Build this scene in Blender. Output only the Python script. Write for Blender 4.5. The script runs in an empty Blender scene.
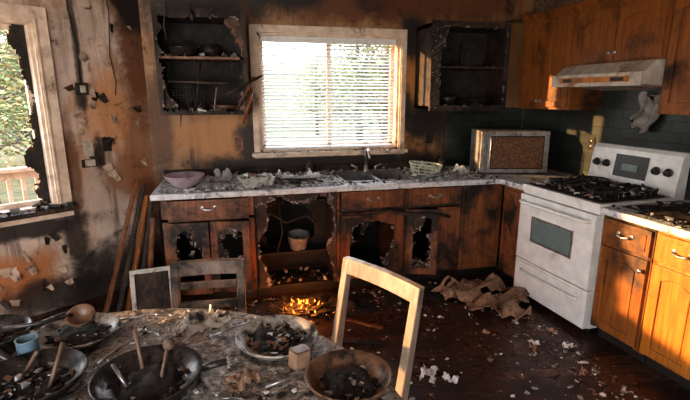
import bpy, bmesh, math, random
from mathutils import Vector, Matrix, noise
R = random.Random(11)
I4 = Matrix.Identity(4)

# ------------------------------------------------------------------ materials
def newmat(name):
    m = bpy.data.materials.new(name); m.use_nodes = True
    nt = m.node_tree
    return m, nt, nt.nodes['Principled BSDF']
def S(nt, sock, v):
    if isinstance(v, bpy.types.NodeSocket): nt.links.new(v, sock)
    elif isinstance(v, (tuple, list)) and sock.type == 'RGBA': sock.default_value = (v[0], v[1], v[2], 1)
    else: sock.default_value = v
def coords(nt, which='Object'):
    return nt.nodes.new('ShaderNodeTexCoord').outputs[which]
def mapping(nt, vec, scale=(1,1,1), rot=(0,0,0), loc=(0,0,0)):
    n = nt.nodes.new('ShaderNodeMapping'); S(nt, n.inputs['Vector'], vec)
    n.inputs['Scale'].default_value = scale; n.inputs['Rotation'].default_value = rot; n.inputs['Location'].default_value = loc
    return n.outputs[0]
def tnoise(nt, vec, scale, detail=6, rough=.6, dist=0):
    n = nt.nodes.new('ShaderNodeTexNoise'); S(nt, n.inputs['Vector'], vec)
    n.inputs['Scale'].default_value = scale; n.inputs['Detail'].default_value = detail
    n.inputs['Roughness'].default_value = rough; n.inputs['Distortion'].default_value = dist
    return n.outputs[0]
def ramp(nt, fac, stops):
    n = nt.nodes.new('ShaderNodeValToRGB'); S(nt, n.inputs[0], fac)
    e = n.color_ramp.elements
    while len(e) < len(stops): e.new(.5)
    for i, (p, c) in enumerate(stops):
        e[i].position = p
        if not isinstance(c, (tuple, list)): c = (c, c, c)
        e[i].color = (c[0], c[1], c[2], 1)
    return n.outputs[0]
def mixc(nt, fac, a, b, mode='MIX'):
    n = nt.nodes.new('ShaderNodeMix'); n.data_type = 'RGBA'; n.blend_type = mode
    S(nt, n.inputs[0], fac); S(nt, n.inputs[6], a); S(nt, n.inputs[7], b)
    return n.outputs[2]
def math_(nt, op, a, b=0.0, clamp=False):
    n = nt.nodes.new('ShaderNodeMath'); n.operation = op; n.use_clamp = clamp
    S(nt, n.inputs[0], a); S(nt, n.inputs[1], b); return n.outputs[0]
def bump(nt, bsdf, h, strength=.3, dist=.01):
    n = nt.nodes.new('ShaderNodeBump'); S(nt, n.inputs['Height'], h)
    n.inputs['Strength'].default_value = strength; n.inputs['Distance'].default_value = dist
    nt.links.new(n.outputs[0], bsdf.inputs['Normal'])
def grime(name, c1, c2, amt=.3, char=(.012,.010,.009), scale=4, rough=.55, metal=0, stretch=(1,1,1), grain=12,
          bmp=.25, ash=0.0, ashcol=(.5,.47,.44)):
    m, nt, b = newmat(name); P = coords(nt)
    g = tnoise(nt, mapping(nt, P, stretch), grain, 5, .6)
    col = ramp(nt, g, [(.35, c1), (.65, c2)])
    thr = .7 - .4*amt
    n2 = tnoise(nt, P, scale, 9, .68, .3)
    mask = ramp(nt, n2, [(max(0, thr-.09), 0.0), (thr+.06, 1.0)])
    if amt > 0: col = mixc(nt, mask, col, char)
    if ash > 0:
        n3 = tnoise(nt, P, 38, 6, .75)
        am = ramp(nt, n3, [(.68-.25*ash, 0.0), (.74-.25*ash, 1.0)])
        col = mixc(nt, am, col, ashcol)
    S(nt, b.inputs['Base Color'], col)
    rr = math_(nt, 'MULTIPLY_ADD', mask, .35*(1-rough)) ; nt.nodes[-1].inputs[2].default_value = rough
    S(nt, b.inputs['Roughness'], rr); b.inputs['Metallic'].default_value = metal
    hb = math_(nt, 'ADD', g, n2)
    bump(nt, b, hb, bmp, .008)
    return m
def flat(name, c, rough=.5, metal=0, emis=None, es=0):
    m, nt, b = newmat(name); P = coords(nt)
    n = tnoise(nt, P, 25, 3)
    S(nt, b.inputs['Base Color'], ramp(nt, n, [(.3, tuple(x*.8 for x in c)), (.7, c)]))
    b.inputs['Roughness'].default_value = rough; b.inputs['Metallic'].default_value = metal
    if emis: b.inputs['Emission Color'].default_value = (*emis, 1); b.inputs['Emission Strength'].default_value = es
    return m
def wallmat(name, c1, c2, blobs, soot_amt=.25):
    m, nt, b = newmat(name); P = coords(nt)
    g = tnoise(nt, P, 2.2, 8, .62, .4)
    col = ramp(nt, g, [(.36, c1), (.62, c2)])
    rust = tnoise(nt, mapping(nt, P, (1,1,.45), (0,0,0), (3,1,7)), 3.1, 9, .7, .6)
    col = mixc(nt, ramp(nt, rust, [(.50, 0.0), (.64, .8)]), col, (.34,.125,.03))
    drip = tnoise(nt, mapping(nt, P, (5,5,.35), (0,0,0), (1,8,2)), 2.4, 7, .65, .2)
    col = mixc(nt, ramp(nt, drip, [(.54, 0.0), (.68, .75)]), col, (.05,.025,.014))
    warp = tnoise(nt, P, 4.5, 8, .7, .3)
    for (c, r, colr, st) in blobs:
        s = nt.nodes.new('ShaderNodeVectorMath'); s.operation = 'SUBTRACT'; S(nt, s.inputs[0], P); s.inputs[1].default_value = c
        d = nt.nodes.new('ShaderNodeVectorMath'); d.operation = 'DIVIDE'; S(nt, d.inputs[0], s.outputs[0]); d.inputs[1].default_value = r
        l = nt.nodes.new('ShaderNodeVectorMath'); l.operation = 'LENGTH'; S(nt, l.inputs[0], d.outputs[0])
        w = math_(nt, 'MULTIPLY_ADD', warp, 1.6); nt.nodes[-1].inputs[2].default_value = -.8
        v = math_(nt, 'ADD', l.outputs['Value'], w)
        mr = nt.nodes.new('ShaderNodeMapRange'); mr.interpolation_type = 'SMOOTHSTEP'
        S(nt, mr.inputs[0], v); mr.inputs[1].default_value = 1.2; mr.inputs[2].default_value = .5
        mr.inputs[3].default_value = 0; mr.inputs[4].default_value = st
        col = mixc(nt, mr.outputs[0], col, colr)
    n2 = tnoise(nt, mapping(nt, P, (1,1,1), (0,0,0), (9,2,4)), 6, 10, .75, .5)
    thr = .7-.4*soot_amt
    col = mixc(nt, ramp(nt, n2, [(thr-.05, 0.0), (thr+.05, .85)]), col, (.02,.015,.012))
    S(nt, b.inputs['Base Color'], col); b.inputs['Roughness'].default_value = .55
    bump(nt, b, math_(nt, 'ADD', n2, warp), .35, .015)
    return m

m_oak   = grime('oak_smoked', (.17,.058,.014), (.31,.115,.027), amt=.34, stretch=(7,7,.6), grain=6, rough=.34, scale=2.2, char=(.03,.012,.006))
m_oak_r = grime('oak_sunlit_tone', (.32,.11,.018), (.50,.19,.03), amt=.24, stretch=(7,7,.6), grain=6, rough=.33, scale=2.6, char=(.08,.022,.006))  # oak copy with the sunlit golden orange put into its base colour
m_oakb  = grime('oak_burnt', (.15,.056,.024), (.28,.105,.040), amt=.40, stretch=(7,7,.6), grain=6, rough=.42, scale=3.2, bmp=.4)
m_char  = grime('charcoal', (.010,.009,.008), (.035,.028,.024), amt=.3, grain=14, rough=.75, bmp=.8, ash=.15, ashcol=(.22,.20,.19))
m_charw = grime('charred_wood', (.022,.015,.012), (.085,.048,.028), amt=.45, stretch=(9,9,1), grain=5, rough=.65, bmp=.7, ash=.12, ashcol=(.3,.27,.25))
m_ashed = grime('ash_crusted_edge', (.05,.045,.04), (.34,.31,.29), amt=.46, grain=28, rough=.85, bmp=.8, scale=12)
m_mound = grime('ash_heap', (.12,.12,.125), (.60,.60,.60), amt=.30, grain=30, rough=.9, bmp=.9, scale=16, ash=.35, ashcol=(.78,.78,.77))
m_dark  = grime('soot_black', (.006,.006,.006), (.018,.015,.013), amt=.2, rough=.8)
m_count = grime('laminate_counter_ash', (.48,.50,.53), (.72,.74,.76), amt=.24, scale=10, grain=25, rough=.28, ash=.35, ashcol=(.8,.8,.8))
m_white = grime('enamel_white_sooted', (.64,.65,.64), (.78,.78,.76), amt=.07, char=(.28,.22,.17), rough=.22, scale=3, bmp=.02)
m_whtrim= grime('painted_trim_smoked', (.56,.43,.33), (.78,.64,.51), amt=.14, char=(.12,.06,.035), rough=.45, scale=5, bmp=.15)
m_whdirt= grime('hood_white_scorched', (.38,.35,.30), (.62,.57,.50), amt=.34, char=(.20,.085,.025), rough=.35, scale=5, bmp=.1)
m_steel = grime('steel_dull', (.32,.32,.32), (.50,.49,.48), amt=.2, rough=.28, metal=.85, scale=6, bmp=.1)
m_mwb   = grime('microwave_shell', (.30,.295,.29), (.46,.45,.43), amt=.28, char=(.10,.06,.04), rough=.35, metal=.3, scale=6, bmp=.1)
m_glassd= flat('oven_glass', (.17,.22,.22), .08)
m_black = flat('black_enamel', (.012,.012,.013), .3)
m_knob  = flat('knob_black', (.03,.03,.03), .3)
m_table = grime('table_top_blistered', (.11,.085,.07), (.55,.47,.41), amt=.32, scale=17, grain=46, rough=.22, bmp=.9, ash=.4, ashcol=(.70,.66,.61), stretch=(1,1.6,1))
m_tedge = grime('table_wood', (.13,.075,.045), (.27,.16,.10), amt=.35, rough=.45, scale=7)
m_chair = grime('chair_wood_pale', (.22,.175,.145), (.34,.28,.235), amt=.18, rough=.30, stretch=(6,6,1), grain=6, scale=5, char=(.10,.07,.055))
m_chaird= grime('chair_wood_dark', (.13,.085,.06), (.23,.15,.105), amt=.34, rough=.45, stretch=(6,6,1), grain=6, scale=5)
m_paper = grime('cardboard_scorched', (.26,.155,.10), (.40,.26,.18), amt=.22, char=(.05,.03,.02), rough=.8, scale=5)
m_plast = grime('plastic_pale', (.40,.41,.38), (.55,.55,.50), amt=.2, rough=.45, scale=9)
m_pail  = grime('plastic_melted_grey', (.12,.12,.12), (.25,.25,.24), amt=.3, rough=.5, scale=9)
m_purple= grime('ceramic_mauve', (.38,.28,.33), (.52,.41,.46), amt=.12, rough=.25, scale=9, bmp=.05)
m_mint  = grime('plastic_mint', (.46,.50,.38), (.62,.64,.50), amt=.16, rough=.45, scale=9)
m_china = grime('china_dirty', (.40,.36,.32), (.60,.55,.48), amt=.34, rough=.3, scale=14, bmp=.15)
m_blue  = grime('cup_blue', (.11,.18,.25), (.20,.31,.38), amt=.25, rough=.4, scale=14)
m_pan   = grime('cast_pan', (.05,.05,.05), (.14,.13,.12), amt=.3, rough=.28, metal=.6, scale=12, ash=.15)
m_terra = grime('glazed_brown', (.15,.08,.05), (.27,.15,.09), amt=.32, rough=.28, scale=12)
m_white2= flat('white_chip', (.70,.69,.67), .8)
m_grey2 = flat('grey_chip', (.30,.29,.28), .85)
m_brn2  = flat('brown_chip', (.21,.115,.065), .8)
m_blk2  = flat('black_chip', (.012,.011,.010), .6)
m_cable = flat('cable', (.03,.025,.02), .5)
m_blind = flat('blind_slat', (.80,.79,.77), .5)
m_deck  = grime('deck_wood', (.26,.18,.13), (.38,.28,.20), amt=.05, rough=.7)
m_bark  = grime('bark', (.06,.045,.035), (.14,.11,.09), amt=.1, rough=.9)
m_leafA = flat('leaf_green', (.13,.18,.07), .7)
m_leafB = flat('leaf_olive', (.21,.22,.09), .7)
m_leafC = flat('leaf_autumn', (.34,.26,.11), .7)
m_grass = grime('ground_leaves', (.08,.10,.04), (.18,.15,.09), amt=.1, rough=.95, scale=1, grain=4)
m_towel = grime('cloth_grey', (.20,.19,.18), (.33,.31,.30), amt=.25, rough=.9, scale=8)
m_peel  = grime('peeled_paint', (.40,.30,.22), (.60,.47,.37), amt=.3, char=(.07,.04,.025), rough=.6, scale=9)
m_ceil  = wallmat('ceiling_paint', (.34,.26,.20), (.5,.4,.32), [((1,3.5,2.5),(2.5,1.2,1),(.03,.02,.015),.9)], .3)
m_rear  = wallmat('rear_paint', (.45,.35,.27), (.6,.49,.4), [], .1)
m_ember = flat('ember', (.9,.25,.03), .8, 0, (1,.17,.015), 4)
m_flame, nt, b = newmat('flame'); P = coords(nt)
b.inputs['Base Color'].default_value = (1,.3,.05,1)
fn = tnoise(nt, P, 16, 4)
S(nt, b.inputs['Emission Color'], ramp(nt, fn, [(.4, (1,.13,.008)), (.62, (1,.38,.05))])); b.inputs['Emission Strength'].default_value = 3.0

def tilemat():
    m, nt, b = newmat('backsplash_tile_sooted'); P = coords(nt)
    sp = nt.nodes.new('ShaderNodeSeparateXYZ'); S(nt, sp.inputs[0], P)
    cb = nt.nodes.new('ShaderNodeCombineXYZ')
    s = math_(nt, 'ADD', sp.outputs[0], sp.outputs[1]); S(nt, cb.inputs[0], s); S(nt, cb.inputs[1], sp.outputs[2])
    br = nt.nodes.new('ShaderNodeTexBrick'); S(nt, br.inputs['Vector'], cb.outputs[0])
    br.inputs['Color1'].default_value = (.018,.027,.025,1); br.inputs['Color2'].default_value = (.032,.044,.040,1)
    br.inputs['Mortar'].default_value = (.012,.012,.012,1); br.inputs['Scale'].default_value = 1
    br.inputs['Brick Width'].default_value = .15; br.inputs['Row Height'].default_value = .075; br.inputs['Mortar Size'].default_value = .004
    n = tnoise(nt, P, 4, 8, .7)
    col = mixc(nt, ramp(nt, n, [(.48, 0.0), (.62, .85)]), br.outputs[0], (.012,.010,.009))
    S(nt, b.inputs['Base Color'], col); b.inputs['Roughness'].default_value = .28
    bump(nt, b, math_(nt, 'SUBTRACT', 1.0, br.outputs['Fac']), .4, .003)
    return m
m_tile = tilemat()
def floormat():
    m, nt, b = newmat('floor_planks_wet'); P = coords(nt)
    Q = mapping(nt, P, (1,1,1), (0,0,math.radians(8)))
    br = nt.nodes.new('ShaderNodeTexBrick'); S(nt, br.inputs['Vector'], Q)
    br.inputs['Color1'].default_value = (.105,.046,.028,1); br.inputs['Color2'].default_value = (.040,.021,.015,1)
    br.inputs['Mortar'].default_value = (.006,.004,.003,1); br.inputs['Scale'].default_value = 1
    br.inputs['Brick Width'].default_value = 1.1; br.inputs['Row Height'].default_value = .095; br.inputs['Mortar Size'].default_value = .003
    g = tnoise(nt, mapping(nt, Q, (1.5,18,1)), 3, 6, .6)
    col = mixc(nt, .6, br.outputs[0], ramp(nt, g, [(.3, (.35,.35,.35)), (.7, (1.4,1.3,1.25))]), 'MULTIPLY')
    n = tnoise(nt, P, 3, 9, .7, .4)
    col = mixc(nt, ramp(nt, n, [(.50, 0.0), (.62, .8)]), col, (.016,.013,.012))
    n3 = tnoise(nt, P, 45, 5, .8)
    col = mixc(nt, ramp(nt, n3, [(.63, 0.0), (.70, .7)]), col, (.27,.25,.24))
    S(nt, b.inputs['Base Color'], col)
    S(nt, b.inputs['Roughness'], ramp(nt, n, [(.4, .20), (.6, .45)]))
    bump(nt, b, math_(nt, 'SUBTRACT', g, br.outputs['Fac']), .35, .004)
    return m
m_floor = floormat()
def mwglass():
    m, nt, b = newmat('microwave_door_screen'); P = coords(nt)
    v = nt.nodes.new('ShaderNodeTexVoronoi'); S(nt, v.inputs['Vector'], P); v.inputs['Scale'].default_value = 60
    S(nt, b.inputs['Base Color'], ramp(nt, v.outputs['Distance'], [(.2, (.26,.14,.08)), (.6, (.12,.065,.04))]))
    b.inputs['Roughness'].default_value = .3
    return m
m_mwg = mwglass()

# ------------------------------------------------------------------ mesh builder
class B:
    def __init__(s, name, M=I4):
        s.name = name; s.bm = bmesh.new(); s.mats = []; s.M = M; s.L = I4
    def mi(s, m):
        if m not in s.mats: s.mats.append(m)
        return s.mats.index(m)
    def V(s, p): return s.bm.verts.new(s.M @ s.L @ Vector(p))
    def faces(s, pts, fs, m, smooth=False):
        vs = [s.V(p) for p in pts]; k = s.mi(m); out = []
        for f in fs:
            try:
                q = s.bm.faces.new([vs[i] for i in f]); q.material_index = k; q.smooth = smooth; out.append(q)
            except ValueError: pass
        return out
    def box(s, x0, x1, y0, y1, z0, z1, m, T=None):
        p = [(x,y,z) for x in (x0,x1) for y in (y0,y1) for z in (z0,z1)]
        if T is not None: p = [T @ Vector(q) for q in p]
        s.faces(p, [(0,1,3,2),(4,6,7,5),(0,4,5,1),(2,3,7,6),(0,2,6,4),(1,5,7,3)], m)
    def prism(s, pts, z0, z1, m):
        n = len(pts); p = [(x,y,z0) for x,y in pts]+[(x,y,z1) for x,y in pts]
        s.faces(p, [tuple(range(n))[::-1], tuple(range(n,2*n))]+[(i,(i+1)%n,(i+1)%n+n,i+n) for i in range(n)], m)
    def prism_xz(s, pts, y0, y1, m):
        n = len(pts); p = [(x,y0,z) for x,z in pts]+[(x,y1,z) for x,z in pts]
        s.faces(p, [tuple(range(n)), tuple(range(n,2*n))[::-1]]+[(i,i+n,(i+1)%n+n,(i+1)%n) for i in range(n)], m)
    def prism_yz(s, pts, x0, x1, m):
        n = len(pts); p = [(x0,y,z) for y,z in pts]+[(x1,y,z) for y,z in pts]
        s.faces(p, [tuple(range(n))[::-1], tuple(range(n,2*n))]+[(i,(i+1)%n,(i+1)%n+n,i+n) for i in range(n)], m)
    def tube(s, pts, r, m, seg=10, smooth=True):
        pts = [Vector(p) for p in pts]; n = len(pts)
        rs = r if isinstance(r, (list, tuple)) else [r]*n
        P = []; up = None
        for i, p in enumerate(pts):
            t = (pts[min(i+1,n-1)]-pts[max(i-1,0)]).normalized()
            if up is None:
                up = t.cross(Vector((0,0,1)))
                if up.length < .1: up = t.cross(Vector((1,0,0)))
                up.normalize()
            up = (up - t*up.dot(t)).normalized(); w = t.cross(up)
            for k in range(seg):
                a = 2*math.pi*k/seg; P.append(p + (up*math.cos(a)+w*math.sin(a))*rs[i])
        F = [(i*seg+k, i*seg+(k+1)%seg, (i+1)*seg+(k+1)%seg, (i+1)*seg+k) for i in range(n-1) for k in range(seg)]
        F += [tuple(range(seg))[::-1], tuple(range((n-1)*seg, n*seg))]
        s.faces(P, F, m, smooth)
    def lathe(s, prof, c, m, seg=36, T=None, jit=0):
        P = []
        for (r, z) in prof:
            for k in range(seg):
                a = 2*math.pi*k/seg; rr = r*(1+jit*noise.noise(Vector((math.cos(a)*2, math.sin(a)*2, z*20+c[0]))))
                q = Vector((rr*math.cos(a), rr*math.sin(a), z))
                if T is not None: q = T @ q
                P.append(q+Vector(c))
        n = len(prof)
        F = [(i*seg+k, i*seg+(k+1)%seg, (i+1)*seg+(k+1)%seg, (i+1)*seg+k) for i in range(n-1) for k in range(seg)]
        F += [tuple(range(seg))[::-1], tuple(range((n-1)*seg, n*seg))]
        s.faces(P, F, m, True)
    def chip(s, c, size, m, flatz=.4):
        sx, sy, sz = size, size*R.uniform(.25,1), size*R.uniform(.10,flatz)
        T = Matrix.Rotation(R.uniform(0,6.28),3,'Z') @ Matrix.Rotation(R.uniform(-.25,.25),3,'X')
        P = []
        for x in (-.5,.5):
            for y in (-.5,.5):
                for z in (0,1):
                    P.append(T @ Vector((x*sx*R.uniform(.2,1.2), y*sy*R.uniform(.2,1.2), z*sz*R.uniform(.4,1.1))) + Vector(c))
        s.faces(P, [(0,1,3,2),(4,6,7,5),(0,4,5,1),(2,3,7,6),(0,2,6,4),(1,5,7,3)], m)
    def chips(s, n, fn, smin, smax, mats, flatz=.4):
        for _ in range(n):
            c = fn()
            if c is None: continue
            s.chip(c, smin+(smax-smin)*R.random()**3, R.choice(mats), flatz)
    def mound(s, x0, x1, y0, y1, z, h, m, n=40, seed=0, thr=.0, inside=None):
        nx = n; ny = max(6, int(n*(y1-y0)/(x1-x0))); P = []; H = []
        for j in range(ny+1):
            for i in range(nx+1):
                u, v = i/nx, j/ny; x = x0+(x1-x0)*u; y = y0+(y1-y0)*v
                e = min(1, 6*min(u,1-u))*min(1, 5*min(v,1-v))
                if inside and not inside(x, y): e = 0
                q = noise.fractal(Vector((x*7+seed, y*7, seed)), 1, 2, 5)*.7+.5-thr
                hh = h*max(-.05, q*e)+ (noise.noise(Vector((x*45,y*45,seed)))*.2*h if q*e > .05 else 0)
                P.append((x, y, z+hh)); H.append(hh)
        F = []
        for j in range(ny):
            for i in range(nx):
                a = j*(nx+1)+i; f = (a, a+1, a+nx+2, a+nx+1)
                if max(H[k] for k in f) > .0008: F.append(f)
        s.faces(P, F, m, True)
    def burnt(s, x0, x1, z0, z1, y, th, hole, m, mc, step=.012, amp=.03, edge=.03):
        nx = max(2, int((x1-x0)/step)); nz = max(2, int((z1-z0)/step))
        keep = {}
        for i in range(nx):
            for j in range(nz):
                cx = x0+(i+.5)*(x1-x0)/nx; cz = z0+(j+.5)*(z1-z0)/nz
                v = hole(cx, cz)+amp*noise.noise(Vector((cx*14, cz*14, x0)))+amp*.5*noise.noise(Vector((cx*45, cz*45, 3)))
                if v > 0: keep[(i,j)] = v
        cache = {}
        def gv(i, j, k):
            if (i,j,k) not in cache:
                x, z = x0+i*(x1-x0)/nx, z0+j*(z1-z0)/nz
                if 0 < i < nx and 0 < j < nz: x += R.uniform(-.35,.35)*step; z += R.uniform(-.35,.35)*step
                cache[(i,j,0)] = s.V((x, y, z)); cache[(i,j,1)] = s.V((x, y+th, z))
            return cache[(i,j,k)]
        for (i,j), v in keep.items():
            k = s.mi(mc if v < edge*(.6+.8*noise.noise(Vector((i*.3,j*.3,1)))) else m)
            def F(vs):
                try: f = s.bm.faces.new(vs); f.material_index = k
                except ValueError: pass
            F([gv(i,j,0), gv(i+1,j,0), gv(i+1,j+1,0), gv(i,j+1,0)])
            F([gv(i,j,1), gv(i,j+1,1), gv(i+1,j+1,1), gv(i+1,j,1)])
            for (di,dj,a,b_) in ((-1,0,(i,j),(i,j+1)),(1,0,(i+1,j),(i+1,j+1)),(0,-1,(i,j),(i+1,j)),(0,1,(i,j+1),(i+1,j+1))):
                if (i+di,j+dj) not in keep: F([gv(*a,0), gv(*b_,0), gv(*b_,1), gv(*a,1)])
    def sheet(s, c, w, d, m, h=.08, n=22, seed=0, rot=0, hole=.0, T4=None):
        P = []
        T = Matrix.Rotation(rot,3,'Z')
        for j in range(n+1):
            for i in range(n+1):
                u, v = i/n-.5, j/n-.5
                x = w*u*(1+.25*noise.noise(Vector((v*4,seed,1)))); y = d*v*(1+.3*noise.noise(Vector((u*4,seed,5))))
                z = h*abs(noise.noise(Vector((u*2.2+seed, v*2.2, seed))))*1.8 + .25*h*abs(noise.noise(Vector((u*7,v*7,seed))))+.003
                q = T @ Vector((x,y,z))
                if T4 is not None: q = T4 @ q
                P.append(q+Vector(c))
        F = [(j*(n+1)+i, j*(n+1)+i+1, (j+1)*(n+1)+i+1, (j+1)*(n+1)+i) for j in range(n) for i in range(n)
             if noise.noise(Vector((i*.3+seed, j*.3, 2)))+.8*(1-2*max(abs(i/n-.5), abs(j/n-.5))) > hole]
        s.faces(P, F, m, False)
    def done(s, bevel=0, origin=True, solid=0):
        bmesh.ops.recalc_face_normals(s.bm, faces=s.bm.faces)
        me = bpy.data.meshes.new(s.name)
        o = bpy.data.objects.new(s.name, me); bpy.context.collection.objects.link(o)
        if origin and len(s.bm.verts):
            xs = [v.co for v in s.bm.verts]
            mn = Vector((min(v.x for v in xs), min(v.y for v in xs), min(v.z for v in xs)))
            mx = Vector((max(v.x for v in xs), max(v.y for v in xs), max(v.z for v in xs)))
            c = (mn+mx)/2; c.z = mn.z
            bmesh.ops.translate(s.bm, verts=s.bm.verts, vec=-c); o.location = c
        s.bm.to_mesh(me); s.bm.free()
        for m in s.mats: me.materials.append(m)
        if solid:
            md = o.modifiers.new('thick','SOLIDIFY'); md.thickness = solid
        if bevel:
            md = o.modifiers.new('bevel','BEVEL'); md.width = bevel; md.segments = 2; md.limit_method = 'ANGLE'; md.angle_limit = .7
        return o

def ell(cx, cz, rx, rz): return lambda x, z: (math.hypot((x-cx)/rx, (z-cz)/rz)-1)*min(rx,rz)

# ------------------------------------------------------------------ frames
YB = 4.10
O = Vector((2.85, YB, 0)); TH = math.atan(.065)
MR = Matrix.Translation(O) @ Matrix.Rotation(TH,4,'Z') @ Matrix.Rotation(-math.pi/2,4,'Z')
CL = Vector((-.70, YB, 0)); AL = math.radians(34.8)
ML = Matrix.Translation(CL) @ Matrix.Rotation(AL,4,'Z')
def WR(u, v): p = MR @ Vector((u, v, 0)); return (p.x, p.y)
def WL(u, v): p = ML @ Vector((u, v, 0)); return (p.x, p.y)

# ------------------------------------------------------------------ room shell
WX0, WX1, WZ0, WZ1 = .21, 1.50, 1.10, 2.12
BL = (.014,.011,.010); BR = (.13,.045,.016); OR = (.50,.20,.05)
m_wb = wallmat('wall_back_smoked_glow', (.25,.125,.055), (.42,.24,.12), [
    ((-.15,YB,1.25),(.42,.5,.26),(.50,.24,.09),.7),  # warm glow below the upper cabinet, painted into the wall colour
    ((.95,YB,2.40),(1.0,.6,.19),BR,.95),
    ((.55,YB,2.42),(.25,.6,.13),BL,.95),
    ((1.25,YB,2.42),(.22,.6,.13),BL,.9),
    ((-.2,YB,2.4),(.7,.6,.33),BL,.95),
    ((.12,YB,1.8),(.06,.6,.7),(.12,.04,.016),.85),
    ((1.62,YB,1.75),(.09,.6,.45),OR,.8),
    ((1.76,YB,1.36),(.27,.6,.24),BL,1.0),
    ((1.62,YB,2.15),(.14,.6,.27),BL,.98),
    ((1.59,YB,1.50),(.05,.6,.20),BL,.9),
    ((.12,YB,1.20),(.13,.6,.25),BL,.95),
    ((-.62,YB,1.3),(.10,.6,.5),(.10,.04,.016),.8),
    ((.9,YB,.98),(1.8,.6,.13),BL,.97),
    ((2.4,YB,1.1),(.7,.6,.35),(.025,.022,.02),.9),
    ((.3,YB,.3),(2.5,.6,.5),BL,.95),
    ((2.0,YB,2.45),(.9,.6,.2),BR,.9)], .20)
b = B('wall_back'); t = .15
b.box(-.85, WX0, YB, YB+t, 0, 2.55, m_wb); b.box(WX1, 3.05, YB, YB+t, 0, 2.55, m_wb)
b.box(WX0, WX1, YB, YB+t, 0, WZ0, m_wb); b.box(WX0, WX1, YB, YB+t, WZ1, 2.55, m_wb)
b.done(origin=False)
def PL(u, z): p = WL(u, 0); return (p[0], p[1], z)
m_wl = wallmat('wall_left_smoked_glow', (.45,.34,.275), (.66,.54,.46), [
    (PL(-.33,1.45),(.20,.25,.35),(.60,.28,.11),.6),  # warm orange glow painted into the wall colour
    (PL(-.24,.95),(.20,.25,.24),(.24,.10,.04),.85),
    (PL(-.10,1.0),(.14,.2,.6),(.26,.11,.045),.85),
    (PL(-.06,2.0),(.15,.25,.6),(.15,.055,.02),.95),
    (PL(-.05,2.35),(.20,.25,.3),BL,.95),
    (PL(-.40,2.45),(.35,.3,.16),(.10,.04,.02),.85),
    (PL(-.66,.50),(.11,.12,.45),BL,.9),
    (PL(-.62,1.05),(.05,.08,.4),(.12,.05,.02),.8),
    (PL(-1.0,.66),(.6,.5,.09),BL,.95),
    (PL(-1.05,.30),(.35,.3,.22),(.42,.16,.05),.9),  # orange soot stain, with the glow low on the wall painted in
    (PL(-.85,.12),(.5,.4,.16),BL,.9),
    (PL(-.3,.1),(.6,.5,.38),BL,.93),
    (PL(-.42,1.15),(.05,.06,.16),BL,.95),
    (PL(-.50,1.58),(.05,.06,.12),BL,.9),
    (PL(-.49,1.9),(.025,.04,.5),BL,.8)], .22)
LW0, LW1, LZ0, LZ1 = -2.60, -.76, .79, 2.09
b = B('wall_left', ML)
b.box(LW1, .0, 0, t, 0, 2.55, m_wl); b.box(-3.0, LW0, 0, t, 0, 2.55, m_wl)
b.box(LW0, LW1, 0, t, 0, LZ0, m_wl); b.box(LW0, LW1, 0, t, LZ1, 2.55, m_wl)
b.done(origin=False)
p1 = WL(-3.0, 0)
b = B('wall_side_sunblock'); b.box(p1[0]-.15, p1[0], -1.4, p1[1]+.1, 0, 2.55, m_rear); b.done(origin=False)  # unseen wall, put in to keep sun off the floor and table
m_wr = wallmat('wall_right_smoked', (.14,.09,.055), (.28,.18,.11), [((2.9,3.2,1.7),(1,1.2,.5),BL,.8)], .4)
b = B('wall_right', MR); b.box(-.15, 5.4, 0, .15, 0, 2.55, m_wr); b.done(origin=False)
rr = WR(5.4, 0)
b = B('wall_rear_added'); b.box(.25, rr[0]+.1, -1.5, -1.38, 0, 2.5, m_rear); b.box(p1[0]-.1, .25, -1.5, -1.38, 2.25, 2.5, m_rear); b.done(origin=False)  # unseen wall added to cut flat fill; opening lets light in from left-rear
outl = [(p1[0]-.1,-1.5),(rr[0]+.1,-1.5),(WR(0,0)[0]+.1,YB+.15),(-.85,YB+.15),(p1[0]-.1,p1[1]+.1)]
b = B('floor'); b.prism(outl, -.12, 0, m_floor); b.done(origin=False)
b = B('ceiling'); b.prism(outl, 2.5, 2.6, m_ceil); b.done(origin=False)
b = B('backsplash', MR); b.box(.02, 3.2, -.012, -.001, .92, 1.84, m_tile); b.done(origin=False)
b = B('backsplash'); b.box(1.98, 2.83, YB-.012, YB-.001, .92, 1.48, m_tile); b.done(origin=False)
# curled paint flakes peeling off the angled wall
b = B('peeling_paint', ML)
for i in range(46):
    u = R.uniform(-.62,-.05) if i % 2 else R.uniform(-1.5,-.7); z = R.uniform(.9,2.3) if i % 2 else R.uniform(.15,.62)
    w = R.uniform(.015,.05); h = R.uniform(.03,.09); a = R.uniform(-.5,.5); c = []
    for k in range(5):
        v = k/4
        for s_ in (-1,1):
            q = Matrix.Rotation(a,3,'Y') @ Vector((s_*w*(1-.5*v)*R.uniform(.7,1), -.002-.03*v*v-.006*v, -h*v)); c.append((u+q.x, q.y, z+q.z))
    b.faces(c, [(2*k,2*k+1,2*k+3,2*k+2) for k in range(4)], R.choice([m_peel,m_peel,m_charw]))
b.done(solid=.0015)

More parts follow.
